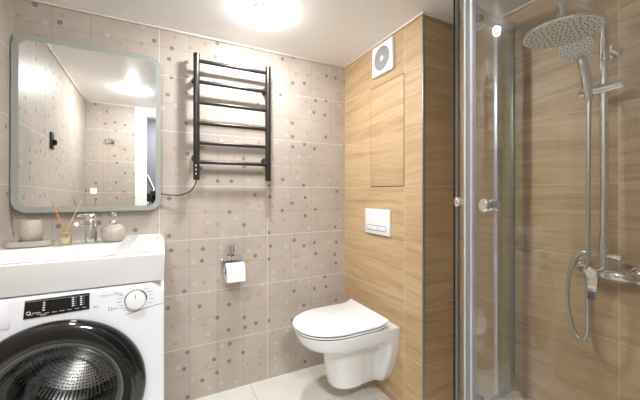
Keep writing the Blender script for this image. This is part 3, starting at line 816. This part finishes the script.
knob(143.0, 1.135, da, 0.027, 0.022, 0.016)
db = obj('sliding_door', ribbon([pol(150.0+k*3.0, Ri) for k in range(11)] + [(XBn+0.014, GCY-0.06), (XBn+0.014, YF+0.085)], 0.006, GZ0, GZ1-0.014), M['glass'], t)
stile(149.5, 150.9, 0.011, db, M['alu'])
stile(148.4, 149.2, 0.009, db, M['grey_rubber'], 'grey_gasket')
knob(159.2, 1.13, db, 0.025, 0.017, 0.0185)
for a, p in ((125, da), (98, da), (158, db), (172, db)):
    for z in (GZ1-0.028, GZ0+0.035):
        c = pol(a, Ri); d = Vector((math.cos(math.radians(a)), math.sin(math.radians(a)), 0))
        obj('roller', lathe([(0.0, 0.012), (0.011, 0.012), (0.014, 0.008), (0.014, -0.012), (0.011, -0.016), (0.0, -0.016)], (c[0], c[1], z), d, 20), M['grey_rubber'], p)

# ------------------------------------------------------------------ shower column
PX, PY = W-0.065, -1.322
t = thing('shower_column', 'chrome shower column with round rain head on the wood-look shower wall', 'shower column', (PX, PY, 0.93))
HX, HY, HZ = 0.055, -1.308, 1.702
hz = 1.822
ER = 0.030
pole = [(PX, PY, 0.93), (PX, PY, hz-ER)]
for k in range(1, 7):
    a = PI/2*k/6; pole.append((PX-ER*(1-math.cos(a)), PY, hz-ER+ER*math.sin(a)))
pole += [(HX+ER, HY, hz)]
for k in range(1, 7):
    a = PI/2*k/6; pole.append((HX+ER-ER*math.sin(a), HY, hz-ER*(1-math.cos(a))))
pole += [(HX, HY, HZ+0.025)]
obj('riser_pipe', tube(bmesh.new(), pole, 0.0130, 20), M['chrome'], t)
rh = obj('rain_head', lathe([(0.0, 0.030), (0.013, 0.030), (0.014, 0.020), (0.026, 0.012), (0.100, 0.009), (0.111, 0.006), (0.112, 0.002), (0.109, 0.0)], (HX, HY, HZ), (0, 0, 1), 64), M['chrome'], t)
obj('spray_face', lathe([(0.0, 0.0), (0.109, 0.0), (0.109, 0.0025), (0.0, 0.0025)], (HX, HY, HZ-0.0015), (0, 0, 1), 64), M['head_face'], rh)
b = bmesh.new()
def nozzle_dots(b, c, ax, rings, r):
    ax = Vector(ax).normalized(); a, q = frame_of(ax); c = Vector(c)
    for rr, n, ph in rings:
        for k in range(n):
            w = 2*PI*(k+ph)/n; p = c + (a*math.cos(w)+q*math.sin(w))*rr
            tube(b, [p - ax*0.001, p + ax*0.0018], [r, r*0.8], 6)
nozzle_dots(b, (HX, HY, HZ-0.0015), (0, 0, -1), [(0.013, 6, 0), (0.027, 12, 0), (0.042, 12, 0), (0.057, 12, 0.0), (0.050, 12, 0.5), (0.070, 24, 0.5), (0.084, 24, 0), (0.098, 24, 0.5)], 0.0026)
o = obj('spray_nozzles', b, M['nozzle'], rh); o['kind'] = 'stuff'
# wall bracket and slider
b = cyl((W, PY, 1.698), (W-0.012, PY, 1.698), 0.027, 28, ch=0.002); cyl((W-0.010, PY, 1.698), (PX, PY, 1.698), 0.010, 16, b); cyl((PX, PY, 1.658), (PX, PY, 1.738), 0.0160, 20, b, ch=0.002)
obj('wall_bracket', b, M['chrome'], t)
obj('bracket_screw', cyl((PX-0.006, PY+0.010, 1.695), (PX-0.006, PY+0.042, 1.691), 0.004, 12), M['chrome'], t)
SZ = 1.548
b = cyl((PX-0.016, PY+0.066, SZ), (PX-0.016, PY-0.064, SZ), 0.0170, 24, ch=0.002); cyl((PX-0.016, PY+0.012, SZ), (PX-0.016, PY+0.009, SZ), 0.0178, 24, b)
cyl((PX, PY, SZ-0.022), (PX, PY, SZ+0.022), 0.0165, 20, b)
obj('slider', b, M['chrome'], t)
# mixer
mz = 0.862; mx = W-0.062
mp = spline([(W-0.012, -1.232, mz), (W-0.040, -1.240, mz), (mx, -1.272, mz), (mx, -1.320, mz), (mx, -1.368, mz), (W-0.045, -1.393, mz), (W-0.012, -1.398, mz)], 6)
nm = len(mp)
obj('mixer_body', tube(bmesh.new(), mp, [0.013+0.008*math.sin(PI*i/(nm-1))**0.5 for i in range(nm)], 24), M['chrome'], t)
for y in (-1.230, -1.400):
    b = lathe([(0.0, 0.0), (0.036, 0.0), (0.036, 0.005), (0.033, 0.012), (0.022, 0.022), (0.015, 0.027), (0.0, 0.027)], (W, y, mz), (-1, 0, 0), 32)
    obj('rosette', b, M['chrome'], t)
lx, ly = mx, -1.308
lev = obj('mixer_lever', lathe([(0.0, 0.050), (0.018, 0.050), (0.0225, 0.045), (0.0225, 0.018), (0.019, 0.010)], (lx, ly, mz), (-1, 0.15, 0.05), 32), M['chrome'], t)
lb = bmesh.new(); Lp = [(lx-0.036, mz-0.006, 0.0145, 0.007), (lx-0.043, mz-0.035, 0.0145, 0.006), (lx-0.048, mz-0.065, 0.014, 0.005), (lx-0.051, mz-0.092, 0.0125, 0.004)]
loft(lb, [[(x+dx, ly+0.004+dy, z+dx*0.4) for dx, dy in ((-h, -w), (h, -w), (h, w), (-h, w))] for x, z, w, h in Lp])
bmesh.ops.bevel(lb, geom=lb.edges[:], offset=0.002, segments=2, affect='EDGES')
obj('lever_handle', lb, M['chrome'], lev)
# diverter
b = cyl((PX, PY, mz+0.015), (PX, PY, 0.985), 0.0165, 24, ch=0.002); cyl((PX, PY, 0.985), (PX, PY, 1.010), 0.0150, 20, b, ch=0.001)
obj('diverter', b, M['chrome'], t)
dk = cyl((PX, PY-0.010, 0.931), (PX, PY-0.052, 0.931), 0.0115, 20, ch=0.002)
obj('diverter_knob', dk, M['chrome'], t)
obj('diverter_pin', cyl((PX+0.002, PY-0.040, 0.925), (PX+0.002, PY-0.040, 0.905), 0.003, 10), M['chrome'], t)
obj('hose_outlet', cyl((PX, PY+0.010, 0.931), (PX, PY+0.042, 0.931), 0.009, 16, ch=0.002), M['chrome'], t)

# hand shower on the slider
hx, hy = PX-0.030, PY+0.036
t = thing('hand_shower', 'chrome hand shower with dotted round face held in the slider', 'hand shower', (hx, hy, SZ))
top = Vector((hx-0.050, hy+0.000, SZ+0.118))
hp = spline([(hx+0.006, hy, SZ-0.035), (hx, hy, SZ), (hx-0.016, hy, SZ+0.05), (hx-0.034, hy, SZ+0.092), tuple(top)], 6)
n_ = len(hp)
obj('handle', tube(bmesh.new(), hp, [0.0115+0.0055*min(1, i/(n_*0.35)) for i in range(n_)], 20), M['chrome'], t)
ax = Vector((-0.66, -0.22, -0.72)).normalized()
hc = top + Vector((-0.026, 0.006, 0.036))
hd = obj('shower_head', lathe([(0.0, -0.026), (0.020, -0.024), (0.042, -0.012), (0.052, -0.002), (0.054, 0.004), (0.052, 0.008)], hc, ax, 48), M['chrome'], t)
obj('spray_face', lathe([(0.0, 0.0085), (0.045, 0.0085), (0.052, 0.0075), (0.052, 0.004), (0.0, 0.004)], hc, ax, 48), M['head_face'], hd)
b = bmesh.new(); nozzle_dots(b, hc + ax*0.0085, ax, [(0.012, 7, 0), (0.025, 14, 0.5), (0.036, 18, 0), (0.045, 20, 0.5)], 0.0021)
o = obj('spray_nozzles', b, M['nozzle'], hd)
# hose
hs = spline([(hx+0.006, hy, SZ-0.030), (hx+0.007, hy, SZ-0.06), (hx+0.004, hy, 1.3), (hx+0.000, hy, 1.05), (hx-0.004, hy, 0.92), (hx-0.006, hy, 0.80), (hx-0.002, hy, 0.70), (hx+0.008, hy+0.006, 0.632), (hx+0.018, hy+0.026, 0.592), (hx+0.026, hy+0.052, 0.606),
             (hx+0.028, hy+0.070, 0.66), (hx+0.028, hy+0.079, 0.74), (hx+0.028, hy+0.074, 0.83), (hx+0.029, hy+0.054, 0.90), (hx+0.030, hy+0.032, 0.929), (PX, PY+0.046, 0.931), (PX, PY+0.038, 0.931)], 10)
b = tube(bmesh.new(), hs, 0.0068, 14)
o = obj('shower_hose', b, M['steel'], origin=(hx, hy, 0.6))
tag(o, 'silver metal shower hose hanging in a loop from the hand shower', 'shower hose')

# ------------------------------------------------------------------ seen only in the mirror: hook, switch, hallway ornament, camera
t = thing('wall_hook', 'chrome double robe hook on the tiles, reflected in the mirror', 'hook', (-1.542, YF, 1.70))
obj('back_plate', box(-1.562, YF, 1.680, -1.522, YF+0.010, 1.722, 0.002), M['chrome'], t)
for s in (-1, 1):
    obj('peg', tube(bmesh.new(), spline([(-1.542, YF+0.008, 1.700), (-1.542+s*0.012, YF+0.035, 1.694), (-1.542+s*0.026, YF+0.050, 1.700), (-1.542+s*0.032, YF+0.055, 1.718)], 5), 0.006, 12), M['chrome'], t)
t = thing('light_switch', 'black wall switch on the left tiles, reflected in the mirror', 'switch', (XL, -0.668, 1.498))
obj('switch_plate', box(XL, -0.700, 1.446, XL+0.010, -0.640, 1.550, 0.003), M['black_matt'], t)
obj('switch_knob', lathe([(0.018, 0.0), (0.018, 0.012), (0.012, 0.017), (0.0, 0.018)], (XL+0.010, -0.680, 1.490), (1, 0, 0), 24), M['black_gloss'], t)
b = tube(bmesh.new(), [(-1.265, -2.992, 1.466), (-1.187, -2.992, 1.276), (-1.265, -2.992, 1.072)], 0.008, 8)
o = obj('chevron_ornament', b, M['paint'], origin=(-1.22, -2.99, 1.276))
tag(o, 'thin white arrow-shaped ornament on the grey hallway wall', 'wall ornament')
# photographer's camera on its tripod
cb = Vector((-1.1437, -1.8714, 1.163)); fwd = Vector((math.sin(0.4688), math.cos(0.4688), 0)); rgt = Vector((fwd.y, -fwd.x, 0))
t = thing('tripod_camera', 'black camera on a tripod in the doorway, reflected in the mirror', 'camera', (cb.x-fwd.x*0.1, cb.y-fwd.y*0.1, 0))
b = bmesh.new()
bx(b, -0.07, -0.125, -0.055, 0.07, -0.070, 0.035, 0.008); bx(b, -0.03, -0.122, 0.03, 0.03, -0.072, 0.062, 0.008)
bmesh.ops.transform(b, verts=b.verts, matrix=Matrix.Translation(cb) @ Matrix.Rotation(-0.4688, 4, 'Z'))
obj('camera_body', b, M['black_matt'], t)
b = lathe([(0.030, -0.072), (0.034, -0.070), (0.036, -0.030), (0.036, -0.012), (0.030, -0.014), (0.020, -0.022), (0.0, -0.026)], cb, fwd, 32)
obj('lens', b, M['black_gloss'], t)
pc = cb - fwd*0.097
obj('tripod_head', cyl((pc.x, pc.y, 1.108), (pc.x, pc.y, 0.98), 0.022, 20, ch=0.003), M['black_matt'], t)
for k in range(3):
    a = 0.4688 + 2*PI*k/3 + 0.3
    obj('tripod_leg', tube(bmesh.new(), [(pc.x, pc.y, 1.0), (pc.x+0.20*math.sin(a)*0.9, pc.y-0.05+0.20*math.cos(a)*0.9, 0.0)], [0.013, 0.010], 12), M['black_matt'], t)
